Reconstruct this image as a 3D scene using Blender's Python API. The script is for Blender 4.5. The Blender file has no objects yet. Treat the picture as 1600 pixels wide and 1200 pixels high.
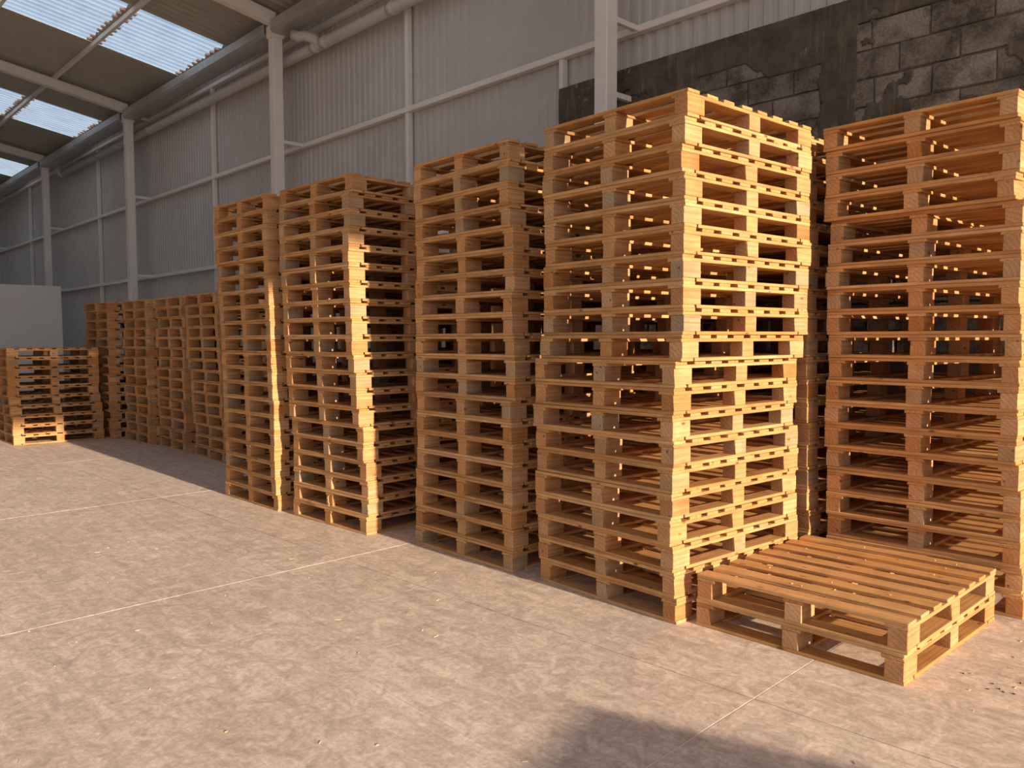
import bpy, bmesh, math, random
from mathutils import Matrix, Vector, noise
random.seed(7)
R = math.radians
scene = bpy.context.scene
COL = scene.collection

# ------------------------------------------------------------------ camera
# world: x along the corrugated wall (+x towards the open gable), y towards that wall, z up
TH = R(-46.72)
def cam2world(v):
    ex = Vector((math.cos(TH), math.sin(TH), 0)); ey = Vector((-math.sin(TH), math.cos(TH), 0))
    return Vector((v.dot(ex), v.dot(ey), v.z))
PITCH, ROLL = R(3.23), R(-0.18)
right = Vector((1, 0, 0)); fwd = Vector((0, math.cos(PITCH), -math.sin(PITCH))); up = Vector((0, math.sin(PITCH), math.cos(PITCH)))
rr = cam2world(right * math.cos(ROLL) + up * math.sin(ROLL))
uu = cam2world(-right * math.sin(ROLL) + up * math.cos(ROLL))
ff = cam2world(fwd)
cd = bpy.data.cameras.new('camera'); cam = bpy.data.objects.new('camera', cd); COL.objects.link(cam)
cd.sensor_width = 36; cd.sensor_fit = 'HORIZONTAL'; cd.lens = 1270.0 / 1600 * 36
cd.clip_start = 0.05; cd.clip_end = 300
m = Matrix((rr, uu, -ff)).transposed().to_4x4(); m.translation = (0, 0, 1.425)
cam.matrix_world = m
scene.camera = cam

# ------------------------------------------------------------------ world, sun, exposure
world = bpy.data.worlds.new('sky'); scene.world = world; world.use_nodes = True
bg = world.node_tree.nodes['Background']
bg.inputs['Color'].default_value = (0.80, 0.88, 1.0, 1); bg.inputs['Strength'].default_value = 0.95
ELEV = R(14.0)
sd = bpy.data.lights.new('sun', 'SUN'); sun = bpy.data.objects.new('sun', sd); COL.objects.link(sun)
sd.energy = 8.3; sd.color = (1.0, 0.79, 0.555); sd.angle = R(0.7)
travel = Vector((-math.cos(ELEV), 0.010 * math.cos(ELEV), -math.sin(ELEV))).normalized()
sun.rotation_euler = travel.to_track_quat('-Z', 'Y').to_euler(); sun.location = (20, 3, 9)
vs = scene.view_settings
vs.view_transform = 'Standard'; vs.look = 'None'; vs.exposure = 0.0; vs.gamma = 1.0; vs.use_curve_mapping = False

# ------------------------------------------------------------------ helpers
def tag(o, label=None, cat=None, group=None, kind=None):
    if label: o['label'] = label
    if cat: o['category'] = cat
    if group: o['group'] = group
    if kind: o['kind'] = kind
    return o
def link(name, mesh, parent=None, loc=(0, 0, 0), rot=(0, 0, 0)):
    o = bpy.data.objects.new(name, mesh); COL.objects.link(o)
    o.location = loc; o.rotation_euler = rot
    if parent is not None: o.parent = parent
    return o
def empty(name, loc=(0, 0, 0), rz=0):
    o = bpy.data.objects.new(name, None); COL.objects.link(o)
    o.location = loc; o.rotation_euler = (0, 0, rz); o.empty_display_size = 0.2
    return o
def to_mesh(bm, name, mat, smooth=False):
    me = bpy.data.meshes.new(name); bm.to_mesh(me); bm.free()
    if mat is not None: me.materials.append(mat)
    if smooth:
        for p in me.polygons: p.use_smooth = True
    return me
def box_bm(dx, dy, dz, bev=0.0, jit=0.0, rnd=random, base=False):
    bm = bmesh.new(); bmesh.ops.create_cube(bm, size=1)
    for v in bm.verts:
        v.co.x *= dx; v.co.y *= dy; v.co.z *= dz
        if base: v.co.z += dz / 2
    if bev: bmesh.ops.bevel(bm, geom=bm.edges[:], offset=bev, segments=1, affect='EDGES', profile=0.5)
    if jit:
        for v in bm.verts: v.co += Vector((rnd.uniform(-jit, jit), rnd.uniform(-jit, jit), rnd.uniform(-jit, jit) * 0.25))
    return bm
def add_box(bm, c, s, rot=None):
    r = bmesh.ops.create_cube(bm, size=1)['verts']
    M = Matrix.Translation(c) @ (rot or Matrix.Identity(4)) @ Matrix.Diagonal((s[0], s[1], s[2], 1))
    bmesh.ops.transform(bm, matrix=M, verts=r)
    return r
def bevel_all(bm, off):
    bmesh.ops.bevel(bm, geom=bm.edges[:], offset=off, segments=1, affect='EDGES', profile=0.5)
def tube(bm, pts, rad, seg=16, caps=True):
    rings = []
    for i, p in enumerate(pts):
        p = Vector(p)
        if i == 0: t = Vector(pts[1]) - p
        elif i == len(pts) - 1: t = p - Vector(pts[i - 1])
        else: t = (Vector(pts[i + 1]) - p).normalized() + (p - Vector(pts[i - 1])).normalized()
        t.normalize()
        a = t.orthogonal().normalized() if i == 0 else (rings[-1][1] - t * rings[-1][1].dot(t)).normalized()
        b = t.cross(a)
        rings.append(([bm.verts.new(p + (a * math.cos(2 * math.pi * k / seg) + b * math.sin(2 * math.pi * k / seg)) * rad) for k in range(seg)], a))
    for i in range(len(rings) - 1):
        A, B = rings[i][0], rings[i + 1][0]
        for k in range(seg): bm.faces.new((A[k], A[(k + 1) % seg], B[(k + 1) % seg], B[k]))
    if caps:
        bm.faces.new(rings[0][0][::-1]); bm.faces.new(rings[-1][0])

# ------------------------------------------------------------------ materials
def new_mat(name):
    mt = bpy.data.materials.new(name); mt.use_nodes = True
    nt = mt.node_tree; b = nt.nodes['Principled BSDF']
    return mt, nt, b
def N(nt, t, **kw):
    n = nt.nodes.new(t)
    for k, v in kw.items():
        if k.startswith('i_'):
            key = k[2:]
            key = int(key) if key.isdigit() else key.replace('_', ' ')
            n.inputs[key].default_value = v
        else: setattr(n, k, v)
    return n
def ramp(nt, stops, fac=None):
    r = nt.nodes.new('ShaderNodeValToRGB'); e = r.color_ramp.elements
    while len(e) < len(stops): e.new(0.5)
    for i, (p, c) in enumerate(stops):
        e[i].position = p; e[i].color = c if len(c) == 4 else (*c, 1)
    if fac is not None: nt.links.new(fac, r.inputs[0])
    return r
def mix(nt, a, b, fac, mode='MIX'):
    n = nt.nodes.new('ShaderNodeMix'); n.data_type = 'RGBA'; n.blend_type = mode
    for sock, v in ((n.inputs[6], a), (n.inputs[7], b), (n.inputs[0], fac)):
        if isinstance(v, bpy.types.NodeSocket): nt.links.new(v, sock)
        elif isinstance(v, (int, float)): sock.default_value = v
        else: sock.default_value = (*v, 1) if len(v) == 3 else v
    return n.outputs[2]
def bump(nt, b, h, strength=0.2, dist=0.01):
    n = N(nt, 'ShaderNodeBump', i_Strength=strength, i_Distance=dist)
    nt.links.new(h, n.inputs['Height']); nt.links.new(n.outputs[0], b.inputs['Normal'])

def wood_material(name, tones, rough=0.72):
    mt, nt, b = new_mat(name); L = nt.links.new
    tc = N(nt, 'ShaderNodeTexCoord'); oi = N(nt, 'ShaderNodeObjectInfo')
    wn = N(nt, 'ShaderNodeTexWhiteNoise', noise_dimensions='1D'); L(oi.outputs['Random'], wn.inputs['W'])
    off = N(nt, 'ShaderNodeVectorMath', operation='MULTIPLY_ADD'); L(wn.outputs['Color'], off.inputs[0])
    off.inputs[1].default_value = (9.0, 0.16, 0.16); off.inputs[2].default_value = (0, 0.015, 0.02)
    pos = N(nt, 'ShaderNodeVectorMath', operation='ADD'); L(tc.outputs['Object'], pos.inputs[0]); L(off.outputs[0], pos.inputs[1])
    mp = N(nt, 'ShaderNodeMapping'); mp.inputs['Scale'].default_value = (0.10, 1, 1); L(pos.outputs[0], mp.inputs['Vector'])
    wv = N(nt, 'ShaderNodeTexWave', wave_type='RINGS', rings_direction='X', i_Scale=15.0, i_Distortion=4.5, i_Detail=3.0); wv.inputs['Detail Scale'].default_value = 1.3
    L(mp.outputs[0], wv.inputs['Vector'])
    mp2 = N(nt, 'ShaderNodeMapping'); mp2.inputs['Scale'].default_value = (4, 130, 130); L(pos.outputs[0], mp2.inputs['Vector'])
    fib = N(nt, 'ShaderNodeTexNoise', i_Scale=1.0, i_Detail=4.0, i_Roughness=0.6); L(mp2.outputs[0], fib.inputs['Vector'])
    blot = N(nt, 'ShaderNodeTexNoise', i_Scale=7.0, i_Detail=3.0); L(pos.outputs[0], blot.inputs['Vector'])
    mp3 = N(nt, 'ShaderNodeMapping'); mp3.inputs['Scale'].default_value = (5.5, 13, 13); L(pos.outputs[0], mp3.inputs['Vector'])
    vor = N(nt, 'ShaderNodeTexVoronoi', i_Scale=1.0); L(mp3.outputs[0], vor.inputs['Vector'])
    tone = ramp(nt, [(i / (len(tones) - 1), c) for i, c in enumerate(tones)], wn.outputs['Value'])
    rfac = ramp(nt, [(0.0, (0, 0, 0)), (0.55, (0.25,) * 3), (0.85, (1, 1, 1))], wv.outputs['Color'])
    c = mix(nt, tone.outputs[0], (0.60, 0.50, 0.40), rfac.outputs[0], 'MULTIPLY')
    c = mix(nt, tone.outputs[0], c, 0.34)
    ff_ = ramp(nt, [(0.35, (0.80, 0.77, 0.72)), (0.65, (1.12, 1.12, 1.12))], fib.outputs['Fac'])
    c = mix(nt, c, ff_.outputs[0], 0.8, 'MULTIPLY')
    bf = ramp(nt, [(0.30, (0.78, 0.74, 0.70)), (0.62, (1.05, 1.05, 1.05))], blot.outputs['Fac'])
    c = mix(nt, c, bf.outputs[0], 0.8, 'MULTIPLY')
    kf = ramp(nt, [(0.05, (1, 1, 1)), (0.13, (0, 0, 0))], vor.outputs['Distance'])
    c = mix(nt, c, (0.20, 0.09, 0.035), kf.outputs[0])
    L(c, b.inputs['Base Color']); b.inputs['Roughness'].default_value = rough
    b.inputs['Specular IOR Level'].default_value = 0.25
    bump(nt, b, fib.outputs['Fac'], 0.25, 0.002)
    return mt

WOOD = wood_material('pallet_wood', [(0.56, 0.29, 0.11), (0.66, 0.385, 0.175), (0.60, 0.305, 0.105), (0.70, 0.43, 0.215), (0.63, 0.35, 0.14), (0.58, 0.325, 0.148)])
BLOCKWOOD = wood_material('pallet_block_wood', [(0.57, 0.295, 0.135), (0.68, 0.365, 0.165), (0.52, 0.235, 0.085), (0.67, 0.405, 0.215), (0.57, 0.335, 0.17), (0.44, 0.33, 0.21), (0.65, 0.32, 0.12)])
CHIPWOOD = wood_material('splinter_wood', [(0.80, 0.62, 0.40), (0.72, 0.52, 0.30)])

def concrete_floor():
    mt, nt, b = new_mat('concrete_floor'); L = nt.links.new
    tc = N(nt, 'ShaderNodeTexCoord')
    g = N(nt, 'ShaderNodeNewGeometry')
    v = g.outputs['Position']
    n1 = N(nt, 'ShaderNodeTexNoise', i_Scale=0.9, i_Detail=4.0, i_Roughness=0.6); L(v, n1.inputs['Vector'])
    n2 = N(nt, 'ShaderNodeTexNoise', i_Scale=8.0, i_Detail=8.0, i_Roughness=0.72); n2.inputs['Distortion'].default_value = 1.4; L(v, n2.inputs['Vector'])
    mp = N(nt, 'ShaderNodeMapping'); mp.inputs['Rotation'].default_value = (0, 0, R(38)); mp.inputs['Scale'].default_value = (1.6, 18, 1); L(v, mp.inputs['Vector'])
    n3 = N(nt, 'ShaderNodeTexNoise', i_Scale=1.0, i_Detail=6.0, i_Roughness=0.7); L(mp.outputs[0], n3.inputs['Vector'])
    n4 = N(nt, 'ShaderNodeTexNoise', i_Scale=45.0, i_Detail=3.0, i_Roughness=0.7); L(v, n4.inputs['Vector'])
    base = ramp(nt, [(0.30, (0.60, 0.485, 0.415)), (0.70, (0.70, 0.585, 0.51))], n1.outputs['Fac'])
    f2 = ramp(nt, [(0.38, (0.74, 0.73, 0.72)), (0.50, (0.97, 0.97, 0.97)), (0.62, (1.22, 1.23, 1.24))], n2.outputs['Fac'])
    c = mix(nt, base.outputs[0], f2.outputs[0], 0.80, 'MULTIPLY')
    f3 = ramp(nt, [(0.33, (0.82, 0.81, 0.80)), (0.50, (1, 1, 1)), (0.68, (1.15, 1.15, 1.15))], n3.outputs['Fac'])
    c = mix(nt, c, f3.outputs[0], 0.8, 'MULTIPLY')
    f4 = ramp(nt, [(0.36, (0.84, 0.84, 0.84)), (0.64, (1.14, 1.14, 1.14))], n4.outputs['Fac'])
    c = mix(nt, c, f4.outputs[0], 0.8, 'MULTIPLY')
    # hair-thin tyre and drag scratches
    for rot, sc, lo in ((64, 0.55, 0.012), (121, 0.4, 0.010), (20, 0.5, 0.008)):
        m2 = N(nt, 'ShaderNodeMapping'); m2.inputs['Rotation'].default_value = (0, 0, R(rot)); m2.inputs['Scale'].default_value = (0.35, 2.2, 1); L(v, m2.inputs['Vector'])
        w = N(nt, 'ShaderNodeTexVoronoi', feature='DISTANCE_TO_EDGE', i_Scale=sc * 2); L(m2.outputs[0], w.inputs['Vector'])
        rf = ramp(nt, [(0.0, (1, 1, 1)), (lo, (0, 0, 0))], w.outputs['Distance'])
        gate = ramp(nt, [(0.50, (0, 0, 0)), (0.60, (0.38,) * 3)], n2.outputs['Fac'] if rot != 20 else n1.outputs['Fac'])
        fac = N(nt, 'ShaderNodeMath', operation='MULTIPLY'); L(rf.outputs[0], fac.inputs[0]); L(gate.outputs[0], fac.inputs[1])
        c = mix(nt, c, (0.30, 0.24, 0.20) if rot != 121 else (0.72, 0.63, 0.54), fac.outputs[0])
    L(c, b.inputs['Base Color']); b.inputs['Roughness'].default_value = 0.62; b.inputs['Specular IOR Level'].default_value = 0.3
    bump(nt, b, n2.outputs['Fac'], 0.10, 0.01)
    return mt
FLOOR = concrete_floor()

def plain(name, col, rough=0.6, metal=0.0, var=0.12, scale=6.0, spec=0.4):
    mt, nt, b = new_mat(name); L = nt.links.new
    g = N(nt, 'ShaderNodeNewGeometry')
    n = N(nt, 'ShaderNodeTexNoise', i_Scale=scale, i_Detail=5.0, i_Roughness=0.6); L(g.outputs['Position'], n.inputs['Vector'])
    r = ramp(nt, [(0.3, tuple(x * (1 - var) for x in col)), (0.7, tuple(min(1, x * (1 + var)) for x in col))], n.outputs['Fac'])
    L(r.outputs[0], b.inputs['Base Color']); b.inputs['Roughness'].default_value = rough
    b.inputs['Metallic'].default_value = metal; b.inputs['Specular IOR Level'].default_value = spec
    return mt
SHEET = plain('grey_wall_sheet', (0.57, 0.545, 0.52), 0.68, 0.0, 0.07, 1.2)
ROOFSHEET = plain('roof_sheet', (0.46, 0.43, 0.375), 0.55, 0.1, 0.07, 1.0)
WHITESTEEL = plain('white_painted_steel', (0.88, 0.82, 0.77), 0.5, 0.0, 0.05, 2.0)
GALV = plain('galvanised_gutter', (0.50, 0.48, 0.45), 0.42, 0.5, 0.12, 2.5)
PVC = plain('pipe_plastic', (0.62, 0.58, 0.54), 0.42, 0.0, 0.05, 3.0)
PANELWHITE = plain('white_partition', (0.88, 0.84, 0.80), 0.7, 0.0, 0.05, 0.8)
JOINTFILL = plain('pale_joint_filler', (0.78, 0.70, 0.62), 0.8, 0.0, 0.10, 9.0)
SUBBASE = plain('dark_sub_base', (0.12, 0.10, 0.085), 0.9, 0.0, 0.2, 4.0)
OUTGROUND = plain('packed_earth', (0.42, 0.33, 0.25), 0.9, 0.0, 0.15, 0.5)
MORTAR = plain('mortar', (0.20, 0.17, 0.135), 0.95, 0.0, 0.25, 9.0)
FOAM = plain('foam_filler', (0.62, 0.36, 0.27), 0.8, 0.0, 0.1, 9.0)

def block_material():
    mt, nt, b = new_mat('concrete_block'); L = nt.links.new
    tc = N(nt, 'ShaderNodeTexCoord'); oi = N(nt, 'ShaderNodeObjectInfo'); g = N(nt, 'ShaderNodeNewGeometry')
    t = ramp(nt, [(0, (0.25, 0.215, 0.175)), (0.5, (0.33, 0.285, 0.235)), (1, (0.41, 0.355, 0.295))], oi.outputs['Random'])
    n = N(nt, 'ShaderNodeTexNoise', i_Scale=60.0, i_Detail=4.0, i_Roughness=0.75); L(g.outputs['Position'], n.inputs['Vector'])
    n2 = N(nt, 'ShaderNodeTexNoise', i_Scale=5.0, i_Detail=5.0, i_Roughness=0.65); L(g.outputs['Position'], n2.inputs['Vector'])
    f = ramp(nt, [(0.35, (0.55, 0.55, 0.55)), (0.6, (1.15, 1.15, 1.15))], n.outputs['Fac'])
    c = mix(nt, t.outputs[0], f.outputs[0], 0.7, 'MULTIPLY')
    f2 = ramp(nt, [(0.38, (0.42, 0.40, 0.37)), (0.58, (1.12, 1.11, 1.10))], n2.outputs['Fac'])
    c = mix(nt, c, f2.outputs[0], 0.9, 'MULTIPLY')
    L(c, b.inputs['Base Color']); b.inputs['Roughness'].default_value = 0.95; b.inputs['Specular IOR Level'].default_value = 0.1
    bump(nt, b, n.outputs['Fac'], 0.9, 0.02)
    return mt
BLOCK = block_material()
def plaster_material():
    mt, nt, b = new_mat('old_render'); L = nt.links.new
    g = N(nt, 'ShaderNodeNewGeometry')
    n = N(nt, 'ShaderNodeTexNoise', i_Scale=4.0, i_Detail=7.0, i_Roughness=0.7); L(g.outputs['Position'], n.inputs['Vector'])
    mp = N(nt, 'ShaderNodeMapping'); mp.inputs['Scale'].default_value = (14, 1, 1.2); L(g.outputs['Position'], mp.inputs['Vector'])
    n2 = N(nt, 'ShaderNodeTexNoise', i_Scale=1.6, i_Detail=5.0, i_Roughness=0.65); L(mp.outputs[0], n2.inputs['Vector'])
    n3 = N(nt, 'ShaderNodeTexNoise', i_Scale=2.6, i_Detail=6.0, i_Roughness=0.6); n3.inputs['Distortion'].default_value = 0.8; L(g.outputs['Position'], n3.inputs['Vector'])
    t = ramp(nt, [(0.3, (0.075, 0.062, 0.046)), (0.7, (0.16, 0.134, 0.102))], n.outputs['Fac'])
    f2 = ramp(nt, [(0.52, (1, 1, 1)), (0.68, (1.75, 1.72, 1.68))], n2.outputs['Fac'])
    c = mix(nt, t.outputs[0], f2.outputs[0], 0.8, 'MULTIPLY')
    p = ramp(nt, [(0.655, (0, 0, 0)), (0.70, (1, 1, 1))], n3.outputs['Fac'])
    c = mix(nt, c, (0.40, 0.36, 0.31), p.outputs[0])
    L(c, b.inputs['Base Color']); b.inputs['Roughness'].default_value = 0.95; b.inputs['Specular IOR Level'].default_value = 0.1
    bump(nt, b, n.outputs['Fac'], 0.5, 0.015)
    return mt
PLASTER = plaster_material()
def skylight_material():
    mt, nt, b = new_mat('translucent_skylight'); L = nt.links.new
    out = nt.nodes['Material Output']; nt.nodes.remove(b)
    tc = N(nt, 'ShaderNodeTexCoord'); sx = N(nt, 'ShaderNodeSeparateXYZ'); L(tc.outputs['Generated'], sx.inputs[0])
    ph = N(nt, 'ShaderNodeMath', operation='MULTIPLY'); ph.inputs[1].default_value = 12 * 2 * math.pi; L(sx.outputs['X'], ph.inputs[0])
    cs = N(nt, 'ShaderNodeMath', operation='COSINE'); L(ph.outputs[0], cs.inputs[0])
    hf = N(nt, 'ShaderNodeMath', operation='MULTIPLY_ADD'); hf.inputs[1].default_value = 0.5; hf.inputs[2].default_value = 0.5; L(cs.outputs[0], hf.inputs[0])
    # bright and dim light stripes along the corrugation, painted into the translucent colour
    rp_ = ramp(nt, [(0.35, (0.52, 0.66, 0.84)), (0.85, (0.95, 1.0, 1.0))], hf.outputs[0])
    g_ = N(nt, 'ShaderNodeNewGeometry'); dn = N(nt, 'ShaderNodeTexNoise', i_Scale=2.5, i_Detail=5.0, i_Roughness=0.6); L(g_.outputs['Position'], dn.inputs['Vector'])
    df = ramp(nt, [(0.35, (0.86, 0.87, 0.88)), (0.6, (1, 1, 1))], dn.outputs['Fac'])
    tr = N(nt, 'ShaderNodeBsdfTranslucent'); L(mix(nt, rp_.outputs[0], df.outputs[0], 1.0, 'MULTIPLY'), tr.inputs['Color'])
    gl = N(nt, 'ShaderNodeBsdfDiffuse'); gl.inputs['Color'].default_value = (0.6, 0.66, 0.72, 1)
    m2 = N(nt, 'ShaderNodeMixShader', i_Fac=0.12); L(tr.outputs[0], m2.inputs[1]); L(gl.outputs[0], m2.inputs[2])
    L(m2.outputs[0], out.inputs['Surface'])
    return mt
SKYLIGHT = skylight_material()

# ------------------------------------------------------------------ ground and floor
bm = bmesh.new(); add_box(bm, (10, -30, -0.30), (160, 140, 0.3))
tag(link('ground', to_mesh(bm, 'ground', OUTGROUND)), 'packed bare earth around the warehouse', kind='structure')

GROT = R(1.8)                       # the saw-cut joints run slightly askew to the wall
SL, X0J, Y0J = 2.92, -1.54, 2.89    # bay of the joints; one joint each way (in the rotated frame)
bm = bmesh.new(); add_box(bm, (-13.5, -1.0, -0.085), (47, 15.2, 0.13))
floor = tag(link('floor', to_mesh(bm, 'floor', SUBBASE)), 'worn pale concrete warehouse floor cut into large bays', kind='structure')
slab_mesh = {}
def slab(x0, x1, y0, y1):
    key = (round(x1 - x0, 3), round(y1 - y0, 3))
    if key not in slab_mesh:
        b_ = bmesh.new(); add_box(b_, (0, 0, -0.0075), (key[0], key[1], 0.015)); slab_mesh[key] = to_mesh(b_, 'slab', FLOOR)
    cx, cy = (x0 + x1) / 2, (y0 + y1) / 2
    return link('slab', slab_mesh[key], floor, (cx * math.cos(GROT) - cy * math.sin(GROT), cx * math.sin(GROT) + cy * math.cos(GROT), 0), (0, 0, GROT))
JX, JY = 0.0035, 0.0022
xs = [X0J + SL * k for k in range(-12, 5)]
ys = [Y0J + SL * k for k in range(-4, 2)] + [Y0J + SL + 0.55]
for i in range(len(xs) - 1):
    for j in range(len(ys) - 1):
        slab(xs[i] + JX, xs[i + 1] - JX, ys[j] + JY, ys[j + 1] - JY)
for x in xs[1:-1]:
    b_ = bmesh.new(); add_box(b_, (0, 0, -0.0115), (2 * JX, ys[-1] - ys[0], 0.019))
    cy = (ys[0] + ys[-1]) / 2
    link('joint_filler', to_mesh(b_, 'joint_filler', JOINTFILL), floor, (x * math.cos(GROT) - cy * math.sin(GROT), x * math.sin(GROT) + cy * math.cos(GROT), 0), (0, 0, GROT))

# ------------------------------------------------------------------ corrugated wall
COLS = [-4.86 + 6.21 * k for k in range(-4, 3)]        # steel columns: -29.7 ... 7.56
STUDS = [-26.9, -20.65, -14.23, -8.43]
YW = 6.24
def corrugated(x0, x1, z0, z1, pitch, depth, mat, name):
    """vertical ribbed sheet in the plane y = 0, ribs towards -y"""
    bm = bmesh.new(); prof = []
    n = max(1, round((x1 - x0) / pitch)); p = (x1 - x0) / n
    for k in range(n):
        a = x0 + k * p
        prof += [(a, 0), (a + 0.42 * p, 0), (a + 0.54 * p, -depth), (a + 0.88 * p, -depth)]
    prof.append((x1, 0))
    lo = [bm.verts.new((x, y, z0)) for x, y in prof]; hi = [bm.verts.new((x, y, z1)) for x, y in prof]
    for k in range(len(prof) - 1): bm.faces.new((lo[k + 1], lo[k], hi[k], hi[k + 1]))
    return to_mesh(bm, name, mat)
wall_back = tag(empty('wall_back', (0, YW, 0)), 'grey corrugated metal wall running behind the pallet stacks', kind='structure')
edges = sorted([-36.0] + COLS + STUDS + [-1.75, 4.45, 9.0]); edges = [e for e in edges if -36.1 < e < 9.1]
for a, b_ in zip(edges[:-1], edges[1:]):
    if b_ - a < 0.3: continue
    link('metal_sheet', corrugated(a, b_ + 0.012, 0, 6.06, 0.135 if a > -12 else 0.12, 0.020, SHEET, 'metal_sheet'), wall_back)
def wallbox(name, x0, x1, z0, z1, y0, y1, mat=WHITESTEEL, bev=0.004):
    bm = box_bm(x1 - x0, y1 - y0, z1 - z0, bev)
    return link(name, to_mesh(bm, name, mat), wall_back, ((x0 + x1) / 2, (y0 + y1) / 2 - YW, (z0 + z1) / 2))
for a, b_ in zip([-36.0] + COLS, COLS + [9.0]):
    wallbox('girt', a, b_ - 0.003, 4.25, 4.315, 6.13, 6.214)
    wallbox('girt', a, b_ - 0.003, 5.83, 5.895, 6.13, 6.214)
    if b_ < -3: wallbox('girt', a, min(b_, -5.82) - 0.003, 2.675, 2.74, 6.13, 6.214)
for x in STUDS:
    for z0, z1 in ((0.0, 2.675), (2.74, 4.25), (4.315, 5.83)):
        wallbox('stud', x - 0.03, x + 0.03, z0 + 0.001, z1 - 0.001, 6.14, 6.214)
wallbox('stud', -5.81, -5.755, 0.0, 4.249, 6.14, 6.214)

# ------------------------------------------------------------------ masonry part of the wall
BX0, BX1, ZT, CH, BL = -5.72, 2.3, 3.925, 0.205, 0.40
bm = bmesh.new(); add_box(bm, ((BX0 + BX1) / 2 + 0.02, 6.135, (ZT - 0.02) / 2), (BX1 - BX0 - 0.06, 0.13, ZT - 0.02))
wall_block = tag(link('wall_lower', to_mesh(bm, 'wall_lower', MORTAR)), 'dark grey concrete block wall with patchy old render', kind='structure')
bmesh_variants = []
rb = random.Random(3)
def block_mesh(length):
    bm = bmesh.new(); bmesh.ops.create_cube(bm, size=1)
    for v in bm.verts: v.co.x *= length - 0.014; v.co.y *= 0.035; v.co.z *= CH - 0.014
    bmesh.ops.bevel(bm, geom=bm.edges[:], offset=0.006, segments=1, affect='EDGES', profile=0.5)
    for v in bm.verts: v.co += Vector((rb.uniform(-.009, .009), rb.uniform(-.004, .003), rb.uniform(-.008, .008)))
    return to_mesh(bm, 'block', BLOCK)
full = [block_mesh(BL) for _ in range(5)]; half = [block_mesh(BL / 2) for _ in range(2)]
for k in range(13):
    z = ZT - CH * (k + 0.5)
    xj = -2.40 - BL * 20 + (0.0 if k % 2 == 0 else 0.205) + (0.02 if k % 3 == 0 else 0)
    while xj < BX1:
        x0, x1 = xj, xj + BL
        if x0 >= BX0 - 0.02 and x1 <= BX1 + 0.1:
            link('block', rb.choice(full), wall_block, ((x0 + x1) / 2, 6.0675 + rb.uniform(-.004, .003), z), (0, 0, rb.uniform(-.004, .004)))
        elif x1 > BX0 + 0.15 and x0 < BX0:
            link('block', rb.choice(half), wall_block, (x1 - BL / 4, 6.0675, z))
        xj += BL
# patchy render over the blocks
def plaster_mask(x, z):
    wx = x + 0.05 * noise.noise(Vector((x * 7, z * 7, 2.0))); wz = z + 0.05 * noise.noise(Vector((x * 7, z * 7, 8.0)))
    n = 0.9 * noise.fractal(Vector((wx * 1.6, wz * 2.4, 3.7)), 1.0, 2.0, 6) + 0.30 * noise.noise(Vector((x * 12, z * 5, 1.1)))
    bias = -0.45
    if x < -2.70:
        bias = -0.10
        if z > 3.66: bias = 0.55
        elif z > 3.50: bias = 0.18
    if -2.98 < wx < -2.74: bias = 0.9
    if x < -5.0: bias = 0.30
    if -2.70 < x < -2.2 and z > 3.72: bias = 0.35
    if -4.15 < x < -3.70 and 3.34 < z < 3.66: bias -= 0.55
    return n + bias > 0
bm = bmesh.new(); G = 0.013; cells = {}; vc = {}
nx = int((0.6 - BX0) / G); nz = int(1.36 / G); ZB = ZT - 1.36
def gv(i, j):
    if (i, j) not in vc:
        x, z = BX0 + i * G, ZB + j * G
        y = 6.0435 + 0.004 * noise.noise(Vector((x * 5, z * 5, 0))) + 0.002 * noise.noise(Vector((x * 31, z * 31, 0)))
        vc[(i, j)] = bm.verts.new((x + 0.006 * noise.noise(Vector((x * 60, z * 60, 5))), y, z + 0.006 * noise.noise(Vector((x * 60, z * 60, 9)))))
    return vc[(i, j)]
for i in range(nx):
    for j in range(nz):
        if plaster_mask(BX0 + (i + .5) * G, ZB + (j + .5) * G):
            bm.faces.new((gv(i, j), gv(i + 1, j), gv(i + 1, j + 1), gv(i, j + 1)))
ext = bmesh.ops.extrude_face_region(bm, geom=bm.faces[:])
for v in [e for e in ext['geom'] if isinstance(e, bmesh.types.BMVert)]: v.co.y += 0.03
bmesh.ops.recalc_face_normals(bm, faces=bm.faces[:])
po = link('render_coat', to_mesh(bm, 'render_coat', PLASTER, True), wall_block)
po['label'] = 'thin smeared coat of dark old render'

# ------------------------------------------------------------------ roof
SLOPE, YE, ZE = 0.172, 5.66, 6.18
def zroof(y): return ZE + SLOPE * (YE - y)
ceiling = tag(empty('ceiling', (0, 0, 0)), 'corrugated metal roof with translucent skylight strips', kind='structure')
def roof_sheet(name, x0, x1, y0, y1, mat, pitch=0.17, depth=0.042, dz=0.0):
    bm = bmesh.new(); prof = []; n = max(1, round((x1 - x0) / pitch)); p = (x1 - x0) / n
    for k in range(n):
        for q in range(6):
            a = q / 6.0
            prof.append((x0 + (k + a) * p, depth * 0.5 * (1 - math.cos(2 * math.pi * a))))
    prof.append((x1, 0))
    A = [bm.verts.new((x, y0, zroof(y0) + z + dz)) for x, z in prof]; B = [bm.verts.new((x, y1, zroof(y1) + z + dz)) for x, z in prof]
    for k in range(len(prof) - 1): bm.faces.new((A[k], A[k + 1], B[k + 1], B[k]))
    return link(name, to_mesh(bm, name, mat, True), ceiling)
PURL = [5.90, 4.44, 3.06, 1.68, 0.30, -1.08, -2.46, -3.84, -5.22]
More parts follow.
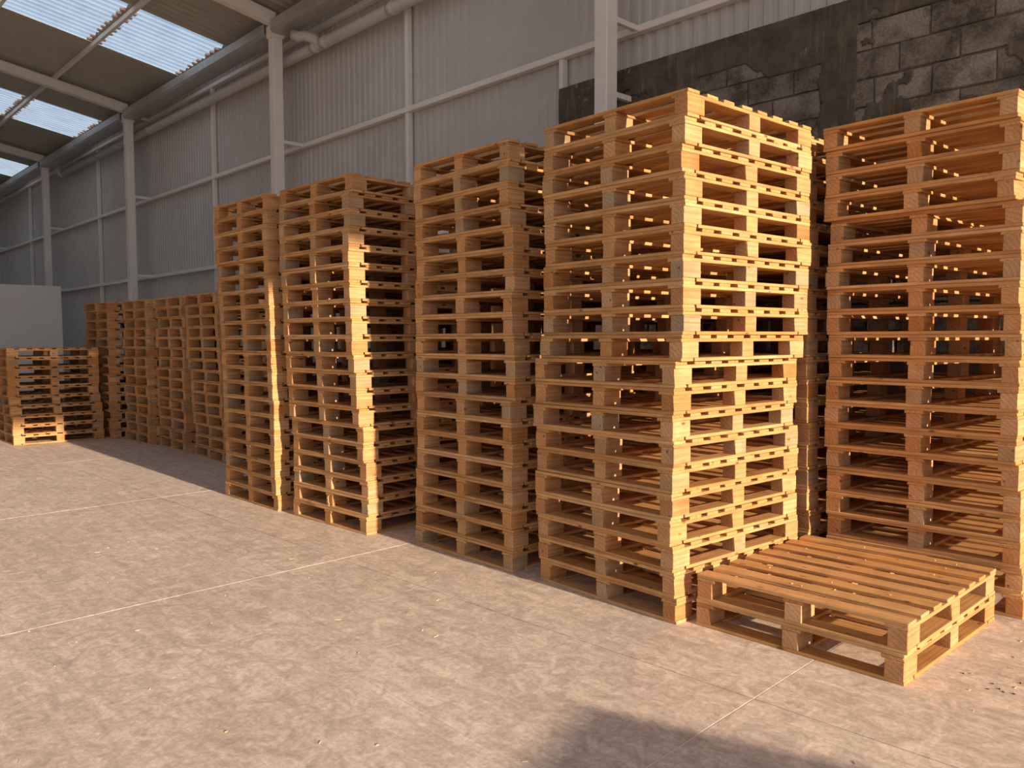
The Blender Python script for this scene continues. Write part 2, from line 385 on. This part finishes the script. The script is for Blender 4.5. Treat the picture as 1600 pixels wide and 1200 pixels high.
for k, cx in enumerate(COLS):
    x0 = cx - 6.21 if k else -36.0; x1 = cx
    s1 = cx - 1.85; s0 = s1 - 2.00
    if k == 0: x0 = -36.0
    for a, b_ in ((x0, s0), (s1, x1)):
        roof_sheet('roof_sheet', a, b_, -5.6, 6.30, ROOFSHEET)
    for yb, yt in zip(PURL[1:], PURL[:-1]):
        if yb >= 1.5 or yb <= -2.4:
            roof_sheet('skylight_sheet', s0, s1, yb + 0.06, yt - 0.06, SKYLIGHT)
            roof_sheet('roof_sheet', s0, s1, yb - 0.06, yb + 0.06, ROOFSHEET, dz=0.004)
        else:
            roof_sheet('roof_sheet', s0, s1, yb - 0.06, yt - 0.06, ROOFSHEET)
    roof_sheet('roof_sheet', s0, s1, 5.84, 6.30, ROOFSHEET)
    roof_sheet('roof_sheet', s0, s1, -5.6, -5.28, ROOFSHEET)
    if -20 < cx < -8:
        for yy in (5.81, 4.52, 4.36):
            bm = bmesh.new()
            for q in range(11):
                if (q * 7 + k) % 4 == 1: continue
                xx = s0 + (q + 0.5) * 2.0 / 11
                add_box(bm, (xx, yy, zroof(yy) + 0.002), (0.055, 0.07, 0.035), Matrix.Rotation(R(20 * math.sin(q * 3.1)), 4, 'Z'))
            tag(link('foam_filler', to_mesh(bm, 'foam_filler', FOAM), ceiling), kind='stuff')
roof_sheet('roof_sheet', COLS[-1], 9.0, -5.6, 6.30, ROOFSHEET)
for y in PURL[1:-1]:
    for a, b_ in zip([-36.0] + COLS, COLS + [9.0]):
        bm = box_bm(b_ - a - 0.004, 0.055, 0.075, 0.004)
        link('purlin', to_mesh(bm, 'purlin', WHITESTEEL), ceiling, ((a + b_) / 2, y, zroof(y) - 0.042))

# end walls, out of the picture: the far closed end and the open gable with its deep header
bm = bmesh.new()
vs_ = [(-36, 6.2, 0), (-36, -5.6, 0), (-36, -5.6, zroof(-5.6)), (-36, 6.2, zroof(6.2))]
f = bm.faces.new([bm.verts.new(v) for v in vs_]); r_ = bmesh.ops.extrude_face_region(bm, geom=[f])
for v in [e for e in r_['geom'] if isinstance(e, bmesh.types.BMVert)]: v.co.x -= 0.06
bmesh.ops.recalc_face_normals(bm, faces=bm.faces[:])
tag(link('wall_far', to_mesh(bm, 'wall_far', SHEET)), 'grey metal end wall at the far end of the hall', kind='structure')
HDR = 5.65
bm = bmesh.new()
vs_ = [(9.06, 6.2, HDR), (9.06, -5.6, HDR), (9.06, -5.6, zroof(-5.6) - 0.01), (9.06, 6.2, zroof(6.2) - 0.01)]
f = bm.faces.new([bm.verts.new(v) for v in vs_]); r_ = bmesh.ops.extrude_face_region(bm, geom=[f])
for v in [e for e in r_['geom'] if isinstance(e, bmesh.types.BMVert)]: v.co.x += 0.06
bmesh.ops.recalc_face_normals(bm, faces=bm.faces[:])
tag(link('wall_near', to_mesh(bm, 'wall_near', SHEET)), 'metal header above the open gable end behind the camera', kind='structure')

tag(link('wall_front', corrugated(-36.0, -4.0, 0, zroof(-5.6) - 0.02, 0.135, 0.024, SHEET, 'wall_front'), None, (0, -5.6, 0), (0, 0, 0)), 'grey corrugated wall on the opposite side of the hall', kind='structure')

# ------------------------------------------------------------------ steel frame
col_words = {-29.70: 'farthest', -23.49: 'fourth', -17.28: 'third', -11.07: 'second', -4.86: 'nearest', 1.35: 'unseen', 7.56: 'unseen'}
col_label = {
 -29.70: 'white steel column far beyond the white partition', -23.49: 'slim white steel column rising behind the white partition',
 -17.28: 'white steel column above the far shorter pallet stacks', -11.07: 'white steel column behind the stack with one sunlit corner',
 -4.86: 'white steel column standing before the block wall', 1.35: 'white steel column beyond the right picture edge', 7.56: 'white steel column beside the open gable end'}
beam_label = {
 -29.70: 'white sloping roof beam farthest down the hall', -23.49: 'white sloping roof beam over the white partition',
 -17.28: 'white sloping roof beam between the two skylight strips', -11.07: 'white sloping roof beam nearest in the picture, past the larger skylights',
 -4.86: 'white sloping roof beam over the column before the block wall', 1.35: 'white sloping roof beam above the camera', 7.56: 'white sloping roof beam beside the open gable end'}
for cx in COLS:
    key = round(cx, 2); e = empty('steel_column', (cx, 5.75, 0))
    tag(e, col_label[key], 'column', 'white steel columns along the wall')
    link('post', to_mesh(box_bm(0.15, 0.15, 5.75, 0.008, base=True), 'post', WHITESTEEL), e)
    link('cap', to_mesh(box_bm(0.19, 0.19, 0.17, 0.008, base=True), 'cap', WHITESTEEL), e, (0, 0, 5.75))
    link('base_plate', to_mesh(box_bm(0.24, 0.20, 0.012, 0.002, base=True), 'base_plate', WHITESTEEL), e)
    for z in (2.68, 4.255, 5.835):
        if z < 3 and cx > -5: continue
        link('bracket', to_mesh(box_bm(0.05, 0.305, 0.05, 0.003), 'bracket', WHITESTEEL), e, (0.045, 0.226, z + 0.03))
    if cx > -5.5 and cx < -4: link('bracket', to_mesh(box_bm(0.05, 0.21, 0.05, 0.003), 'bracket', WHITESTEEL), e, (0.045, 0.18, 3.62))
    rl = 11.15
    b2 = empty('roof_beam', (cx, 5.72, 5.925)); tag(b2, beam_label[key], 'roof beam', 'white roof beams')
    ang = math.atan(SLOPE)
    bm = box_bm(0.15, rl, 0.17, 0.006)
    link('beam', to_mesh(bm, 'beam', WHITESTEEL), b2, (0, -rl / 2 * math.cos(ang) + 0.0, rl / 2 * math.sin(ang) + 0.087), (-ang, 0, 0))

# gutter along the eaves, one length per bay
for k, (a, b_) in enumerate(zip([-36.0] + COLS, COLS + [9.0])):
    x0, x1 = a + 0.098, b_ - 0.098
    bm = bmesh.new()
    prof = [(5.62, 5.955), (5.62, 5.83), (5.65, 5.79), (5.90, 5.79), (5.94, 5.83), (5.94, 5.94), (5.932, 5.94), (5.932, 5.834), (5.897, 5.798), (5.653, 5.798), (5.628, 5.834), (5.628, 5.955)]
    A = [bm.verts.new((x0, y, z)) for y, z in prof]; B = [bm.verts.new((x1, y, z)) for y, z in prof]
    n = len(prof)
    for q in range(n): bm.faces.new((A[q], A[(q + 1) % n], B[(q + 1) % n], B[q]))
    bm.faces.new(A[::-1]); bm.faces.new(B); bmesh.ops.recalc_face_normals(bm, faces=bm.faces[:])
    g = link('eaves_gutter', to_mesh(bm, 'eaves_gutter', GALV))
    words = ['beyond the farthest column', 'left of the white partition', 'behind the white partition', 'above the far shorter pallet stacks', 'between the two nearer columns',
             'above the block wall', 'above the camera', 'beside the open gable end']
    tag(g, 'deep galvanised box gutter under the roof edge ' + words[min(k, 7)], 'gutter', 'box gutters along the eaves')

# drain pipe
e = empty('drain_pipe', (-10.3, 5.97, 5.4)); tag(e, 'thick pale plastic drain pipe running along the corrugated wall', 'pipe')
def child_at_world(name, bm, mat, par, smooth=True):
    o = link(name, to_mesh(bm, name, mat, smooth), par); o.location = -par.location; return o
YP, RP = 6.035, 0.078
def zp(x): return 5.54 + (-10.3 - x) * 0.0065
bm = bmesh.new(); tube(bm, [(-22.95, YP, zp(-22.95)), (-16, YP, zp(-16)), (-10.3, YP, zp(-10.3)), (-4, YP, zp(-4)), (2, YP, zp(2))], RP, 20)
child_at_world('pipe', bm, PVC, e)
for x in (-8.55, -10.43, -10.17, -16.9, -2.5):
    bm = bmesh.new(); tube(bm, [(x - 0.07, YP, zp(x) ), (x + 0.07, YP, zp(x))], RP + 0.007, 20); child_at_world('coupling', bm, PVC, e)
bm = bmesh.new(); tube(bm, [(-10.3, YP, zp(-10.3)), (-10.34, 5.97, zp(-10.3) + 0.07), (-10.44, 5.90, zp(-10.3) + 0.12), (-10.56, 5.84, zp(-10.3) + 0.13), (-10.64, 5.80, zp(-10.3) + 0.165)], 0.07, 18); child_at_world('inlet_bend', bm, PVC, e)
bm = bmesh.new(); tube(bm, [(-22.95, YP, zp(-22.95)), (-23.08, YP, zp(-23)), (-23.15, YP - 0.02, zp(-23) + 0.06), (-23.17, YP - 0.08, zp(-23) + 0.16)], RP + 0.012, 18); child_at_world('end_bend', bm, PVC, e)

# white partition standing square to the wall
e = empty('partition_panel', (-20.0, 3.55, 0)); tag(e, 'large blank white partition panel behind the low pallet stack', 'partition')
link('board', to_mesh(box_bm(0.05, 3.16, 2.60, 0.004, base=True), 'board', PANELWHITE), e)
link('foot_rail', to_mesh(box_bm(0.12, 3.10, 0.05, 0.004, base=True), 'foot_rail', WHITESTEEL), e, (-0.086, 0, 0))

# ------------------------------------------------------------------ pallets
W, LN, H = 1.0, 1.142, 0.1308
T = 0.017; HB = H - 3 * T - 0.0006
rw = random.Random(11)
def board_variants(dx, dy, dz, n, name, mat):
    out = []
    for k in range(n):
        bm = box_bm(dx, dy, dz, 0.0022, 0.0009, rw)
        if k % 3 == 2:                       # one bark-worn corner
            for v in bm.verts:
                if v.co.y > dy * 0.4 and v.co.z > 0 and v.co.x > -dx * 0.1: v.co.y -= rw.uniform(0.004, 0.012)
        out.append(to_mesh(bm, name, mat))
    return out
DECK = board_variants(W, 0.092, T, 6, 'deck_board', WOOD)
STRG = board_variants(LN, 0.098, T, 4, 'stringer_board', WOOD)
BASEL = board_variants(W, 0.095, T, 4, 'base_board', WOOD)
BASES = board_variants(LN - 0.216, 0.095, T, 4, 'base_board', WOOD)
BLKL = board_variants(0.135, 0.08, HB, 5, 'block', BLOCKWOOD)
BLKM = board_variants(0.10, 0.08, HB, 4, 'block', BLOCKWOOD)
HALF = math.pi / 2
PARTS = []      # (name, variants, x, y, z, rz)
for k in range(8):
    PARTS.append(('deck_board', DECK, 0, -LN / 2 + 0.046 + k * (LN - 0.092) / 7, H - T / 2 - 0.0006, 0))
for x in (-0.451, 0, 0.451):
    PARTS.append(('stringer_board', STRG, x, 0, H - 1.5 * T - 0.0006, HALF))
for x in (-0.46, 0, 0.46):
    for y in (-LN / 2 + 0.0675, 0, LN / 2 - 0.0675):
        PARTS.append(('block', BLKM if y == 0 else BLKL, x, y, T + HB / 2, HALF))
for y in (-LN / 2 + 0.0475, LN / 2 - 0.0475):
    PARTS.append(('base_board', BASEL, 0, y, T / 2, 0))
for x in (-0.4525, 0, 0.4525):
    PARTS.append(('base_board', BASES, x, 0, T / 2, HALF))
rp = random.Random(5)
def pallet(nx, ny, deg, level, label, group, z=None):
    """near corner (nx, ny) in plan, turned by deg; stands on the floor at level 0"""
    t = R(deg); u = Vector((-math.cos(t), -math.sin(t))); v = Vector((-math.sin(t), math.cos(t)))
    c = Vector((nx, ny)) + u * (W / 2) + v * (LN / 2)
    root = empty('wooden_pallet', (c.x, c.y, level * H if z is None else z), t + math.pi)   # local +x away along the row
    tag(root, label, 'pallet', group)
    for name, var, x, y, zz, rz in PARTS:
        jx = jy = ja = 0.0
        if name == 'deck_board':
            inner = abs(y) < LN / 2 - 0.1
            jx, jy, ja = rp.uniform(-.003, .003), rp.uniform(-.006, .006) * inner, rp.uniform(-.006, .006) * inner
        elif name == 'block': jx, jy, ja = rp.uniform(-.004, .004), rp.uniform(-.004, .004), rp.uniform(-.03, .03)
        elif name == 'stringer_board': jy, ja = rp.uniform(-.003, .003), rp.uniform(-.003, .003)
        link(name, rp.choice(var), root, (x + jx, y + jy, zz), (0, 0, rz + ja + (math.pi if rp.random() < 0.5 and name != 'block' else 0)))
    return root
ORD = ['lowest', 'second from the floor', 'third from the floor', 'fourth from the floor', 'fifth from the floor', 'sixth from the floor', 'seventh from the floor', 'eighth from the floor', 'ninth from the floor', 'tenth from the floor']
TOP = ['topmost', 'second from the top', 'third from the top', 'fourth from the top', 'fifth from the top', 'sixth from the top', 'seventh from the top', 'eighth from the top', 'ninth from the top', 'tenth from the top']
def ordinal(i, n): return ORD[i] if i < (n + 1) // 2 else TOP[n - 1 - i]
def stack(poses, words, group):
    n = len(poses)
    for i, (x, y, d) in enumerate(poses):
        pallet(x, y, d, i, 'wooden pallet, ' + ordinal(i, n) + ' in the ' + words, group)

POSES = {
'A':[(-2.327,3.307,-2.76),(-2.334,3.298,-3.02),(-2.34,3.29,-3.28),(-2.349,3.279,-3.63),(-2.345,3.283,-2.82),(-2.341,3.286,-3.3),(-2.337,3.289,-2.64),(-2.341,3.283,-1.64),(-2.337,3.286,-2.28),(-2.333,3.289,-1.75),(-2.312,3.31,-2.18),(-2.307,3.314,-3.13),(-2.307,3.313,-2.95),(-2.308,3.311,-3.21),(-2.305,3.313,-3.67),(-2.303,3.314,-3.11),(-2.303,3.312,-2.94),(-2.312,3.302,-3.57),(-2.302,3.311,-3.21),(-2.294,3.319,-2.22)],
'R':[(-1.165,4.627,3.33),(-1.171,4.616,2.12),(-1.178,4.606,0.26),(-1.18,4.6,0.92),(-1.182,4.595,-0.08),(-1.191,4.582,-1.51),(-1.202,4.567,-1.5),(-1.2,4.566,-1.69),(-1.198,4.565,-1.65),(-1.196,4.564,-2.7),(-1.191,4.565,-2.1),(-1.198,4.555,-2.01),(-1.202,4.547,-2.84),(-1.2,4.546,-1.75),(-1.2,4.542,-2.93),(-1.196,4.543,-3.6),(-1.224,4.51,-3.87),(-1.211,4.52,-2.54),(-1.211,4.517,-2.66),(-1.222,4.502,-2.66)],
'C':[(-3.545,3.337,-0.73),(-3.544,3.341,-0.87),(-3.552,3.337,-1.17),(-3.552,3.341,-1.28),(-3.554,3.343,-1.9),(-3.552,3.349,-1.53),(-3.56,3.344,-2.22),(-3.566,3.342,-2.66),(-3.549,3.364,-0.13),(-3.55,3.367,-0.24),(-3.554,3.366,-0.53),(-3.563,3.361,-1.16),(-3.569,3.359,-1.19),(-3.563,3.369,-0.83),(-3.566,3.37,-1.6),(-3.568,3.372,-1.23),(-3.584,3.358,-2.48),(-3.594,3.352,-3.06),(-3.594,3.356,-2.34),(-3.592,3.362,-2.26)],
'B2':[(-4.961,3.222,2.51),(-4.954,3.236,3.4),(-4.961,3.235,2.99),(-4.973,3.23,2.17),(-4.989,3.221,0.98),(-4.993,3.223,1.54),(-5.017,3.205,1.1),(-5.033,3.196,0.35),(-5.036,3.2,1.22),(-5.052,3.191,0.47),(-5.063,3.186,0.35),(-5.067,3.189,0.78),(-5.078,3.184,0.21),(-5.084,3.186,0.45),(-5.092,3.184,0.43),(-5.095,3.188,1.39),(-5.098,3.192,1.22),(-5.099,3.199,1.83),(-5.108,3.196,1.24),(-5.092,3.22,2.54)],
'B1':[(-6.17,3.148,0.26),(-6.182,3.139,-1.04),(-6.189,3.137,-1.52),(-6.192,3.139,-1.17),(-6.195,3.14,-1.17),(-6.196,3.143,-0.84),(-6.199,3.145,-0.67),(-6.207,3.14,-0.96),(-6.212,3.14,-1.11),(-6.217,3.14,-1.16),(-6.222,3.139,-1.07),(-6.225,3.141,-0.9),(-6.231,3.138,-0.87),(-6.236,3.138,-0.51),(-6.239,3.139,-0.33),(-6.242,3.141,-0.16),(-6.243,3.144,1.02),(-6.253,3.138,0.06),(-6.254,3.141,0.56),(-6.254,3.147,0.86)],
}
stack(POSES['A'], 'sunlit stack beside the two-pallet pile', 'pallets of the sunlit front stack')
stack(POSES['R'], 'stack at the right picture edge', 'pallets of the stack at the right picture edge')
stack(POSES['C'], 'shaded stack left of the sunlit stack', 'pallets of the shaded front stack')
stack(POSES['B2'], 'tall stack with one sunlit corner', 'pallets of the stack with a sunlit corner')
stack(POSES['B1'], 'farthest of the tall stacks', 'pallets of the farthest tall stack')
ra = random.Random(21)
def straight(n, b, t, jit=0.008, dj=0.7):
    return [(b[0] + (t[0] - b[0]) * i / (n - 1) + ra.uniform(-jit, jit), b[1] + (t[1] - b[1]) * i / (n - 1) + ra.uniform(-jit, jit), b[2] + (t[2] - b[2]) * i / (n - 1) + ra.uniform(-dj, dj)) for i in range(n)]
stack(straight(20, (-2.275, 4.575, -1.0), (-2.335, 4.575, -0.5)), 'stack half hidden behind the sunlit stack', 'pallets of the stack behind the sunlit stack')
stack(straight(15, (-8.95, 3.94, -3.5), (-9.10, 3.93, -1.0), 0.012, 1.0), 'short far stack nearest the tall stacks', 'pallets of the first short far stack')
stack(straight(15, (-10.20, 3.97, -2.0), (-10.18, 3.97, -1.4), 0.015, 1.0), 'second short far stack past the tall stacks', 'pallets of the second short far stack')
stack(straight(15, (-11.25, 3.91, -0.8), (-11.26, 3.91, -1.2), 0.012, 1.0), 'third short far stack past the tall stacks', 'pallets of the third short far stack')
stack(straight(15, (-12.38, 3.78, 0.5), (-12.42, 3.78, 1.5), 0.012, 1.0), 'short far stack behind the low left-hand stack', 'pallets of the fourth short far stack')
low = [(-12.53, 2.575), (-12.55, 2.575), (-12.55, 2.58), (-12.58, 2.565), (-12.62, 2.56), (-12.635, 2.55), (-12.63, 2.555), (-12.62, 2.55), (-12.625, 2.55), (-12.62, 2.55)]
stack([(x, y, -0.7 + ra.uniform(-.6, .6)) for x, y in low], 'low stack at the left picture edge', 'pallets of the low stack at the left picture edge')
pallet(-1.265, 3.385, -0.1, 0, 'lower wooden pallet of the two-pallet pile on the open floor', 'pallets of the two-pallet pile')
pallet(-1.255, 3.388, 0.6, 1, 'upper wooden pallet of the two-pallet pile, its bare deck facing up', 'pallets of the two-pallet pile')

# the back row against the wall, seen only in slits through the front row
def joined_pallet():
    bm = bmesh.new()
    for name, var, x, y, zz, rz in PARTS:
        sx, sy, sz = {'deck_board': (W, .092, T), 'stringer_board': (LN, .098, T), 'block': (.135 if y else .10, .08, HB), 'base_board': (W if rz == 0 else LN - .216, .095, T)}[name]
        add_box(bm, (x, y, zz), (sx, sy, sz - 0.0003), Matrix.Rotation(rz, 4, 'Z'))
    return to_mesh(bm, 'pallet_body', WOOD)
PJ = joined_pallet()
for cx_, n_, words in ((-4.13, 16, 'hidden stack behind the shaded stack'), (-5.58, 16, 'hidden stack behind the sunlit-corner stack'), (-6.80, 14, 'hidden stack behind the farthest tall stack')):
    for i in range(n_):
        o = link('wooden_pallet', PJ, None, (cx_ + ra.uniform(-.012, .012), 5.145 + ra.uniform(-.010, .010), i * H), (0, 0, math.pi + R(ra.uniform(-1, 1))))
        tag(o, 'wooden pallet, ' + ordinal(i, n_) + ' in the ' + words, 'pallet', 'pallets of the ' + words)

# unseen closed crate, added to cast the shadow across the near floor
ce = empty('shadow_crate', (3.38, 1.99, 0), R(19)); tag(ce, 'closed wooden crate added out of view to shade the near floor', 'crate')
for z in (-0.45, 0.0, 0.45): link('skid', to_mesh(box_bm(1.2, 0.09, 0.10, 0.004, base=True), 'skid', WOOD), ce, (0, z, 0))
link('box', to_mesh(box_bm(1.16, 0.96, 1.03, 0.006, base=True), 'box', WOOD), ce, (0, 0, 0.1003))
for sx_ in (-1, 1):
    for y in (-0.43, 0, 0.43): link('batten', to_mesh(box_bm(0.02, 0.09, 1.03, 0.003, base=True), 'batten', WOOD), ce, (sx_ * 0.5903, y, 0.1003))
link('lid', to_mesh(box_bm(1.2, 1.0, 0.045, 0.004, base=True), 'lid', WOOD), ce, (0, 0, 1.1306))

# ------------------------------------------------------------------ splinters and shavings
rs = random.Random(9)
def splinter_mesh(l, w, h):
    bm = bmesh.new()
    pts = [(-l / 2, -w * .2), (-l * .2, -w / 2), (l * .3, -w * .35), (l / 2, 0), (l * .2, w * .4), (-l * .3, w / 2)]
    A = [bm.verts.new((x, y, 0)) for x, y in pts]; B = [bm.verts.new((x * .92, y * .8, h * (1 + .4 * math.sin(5 * x)))) for x, y in pts]
    n = len(pts)
    for k in range(n): bm.faces.new((A[k], A[(k + 1) % n], B[(k + 1) % n], B[k]))
    bm.faces.new(A[::-1]); bm.faces.new(B)
    return to_mesh(bm, 'splinter', CHIPWOOD)
SPL = [splinter_mesh(0.024, 0.005, 0.0025), splinter_mesh(0.014, 0.007, 0.003), splinter_mesh(0.034, 0.0035, 0.0025), splinter_mesh(0.009, 0.006, 0.004)]
spots = [(-5.313, 1.503), (-5.054, 1.491), (-3.904, 0.925), (-4.46, 0.951), (-4.109, 1.342), (-3.873, 3.0), (-2.447, 2.635), (-2.349, 1.558), (-1.912, 1.854), (-1.311, 3.965), (-1.071, 3.543),
         (-1.086, 4.291), (-1.144, 2.648), (-2.505, 1.421), (-3.092, 0.616), (-3.141, 2.351), (-3.115, 1.969), (-1.02, 3.9), (-0.95, 3.7), (-1.12, 3.72), (-1.05, 4.05), (-0.9, 4.2), (-1.17, 3.62), (-1.0, 3.35)]
spots += [(rs.uniform(-6.0, -1.6), rs.uniform(0.9, 2.9)) for _ in range(26)]
for x, y in spots:
    o = link('wood_splinter', rs.choice(SPL), None, (x, y, 0.0), (0, 0, rs.uniform(0, 6.28)))
    tag(o, 'small pale wood splinter lying on the concrete floor', 'splinter', 'splinters on the floor')
for k in range(16):
    j = rs.randrange(1, 8)
    yy = 3.385 + 0.046 + j * (LN - 0.092) / 7 + rs.uniform(-.03, .03)
    o = link('wood_splinter', rs.choice(SPL[1:2] + SPL[3:]), None, (-1.255 - rs.uniform(0.12, 0.9), yy, 2 * H + 0.0003), (0, 0, rs.uniform(0, 6.28)))
    tag(o, 'small pale wood chip on the deck of the two-pallet pile', 'splinter', 'chips on the two-pallet pile')
BARK = plain('dark_bark', (0.07, 0.045, 0.03), 0.9, 0.0, 0.2, 20.0)
bark_mesh = SPL[1].copy(); bark_mesh.materials.clear(); bark_mesh.materials.append(BARK)
for k in range(16):
    o = link('bark_fragment', bark_mesh, None, (rs.uniform(-1.17, -0.72), rs.uniform(3.45, 4.35), 0.0), (0, 0, rs.uniform(0, 6.28)))
    tag(o, 'tiny dark bark fragment on the floor beside the two-pallet pile', 'bark', 'bark fragments beside the two-pallet pile')
bm = bmesh.new()
px_, py_, pz_ = -5.43, 3.19, 0.252
tube(bm, [(px_, py_, 0.150), (px_ + .012, py_ - .004, 0.170), (px_ - .006, py_ - .002, 0.186), (px_ + .004, py_ - .006, 0.202), (px_ - .010, py_ - .002, 0.216), (px_ + .002, py_, 0.2275)], 0.0035, 6)
tag(link('wood_shaving', to_mesh(bm, 'wood_shaving', CHIPWOOD)), 'pale curled wood shaving hanging in the stack with one sunlit corner', 'shaving')
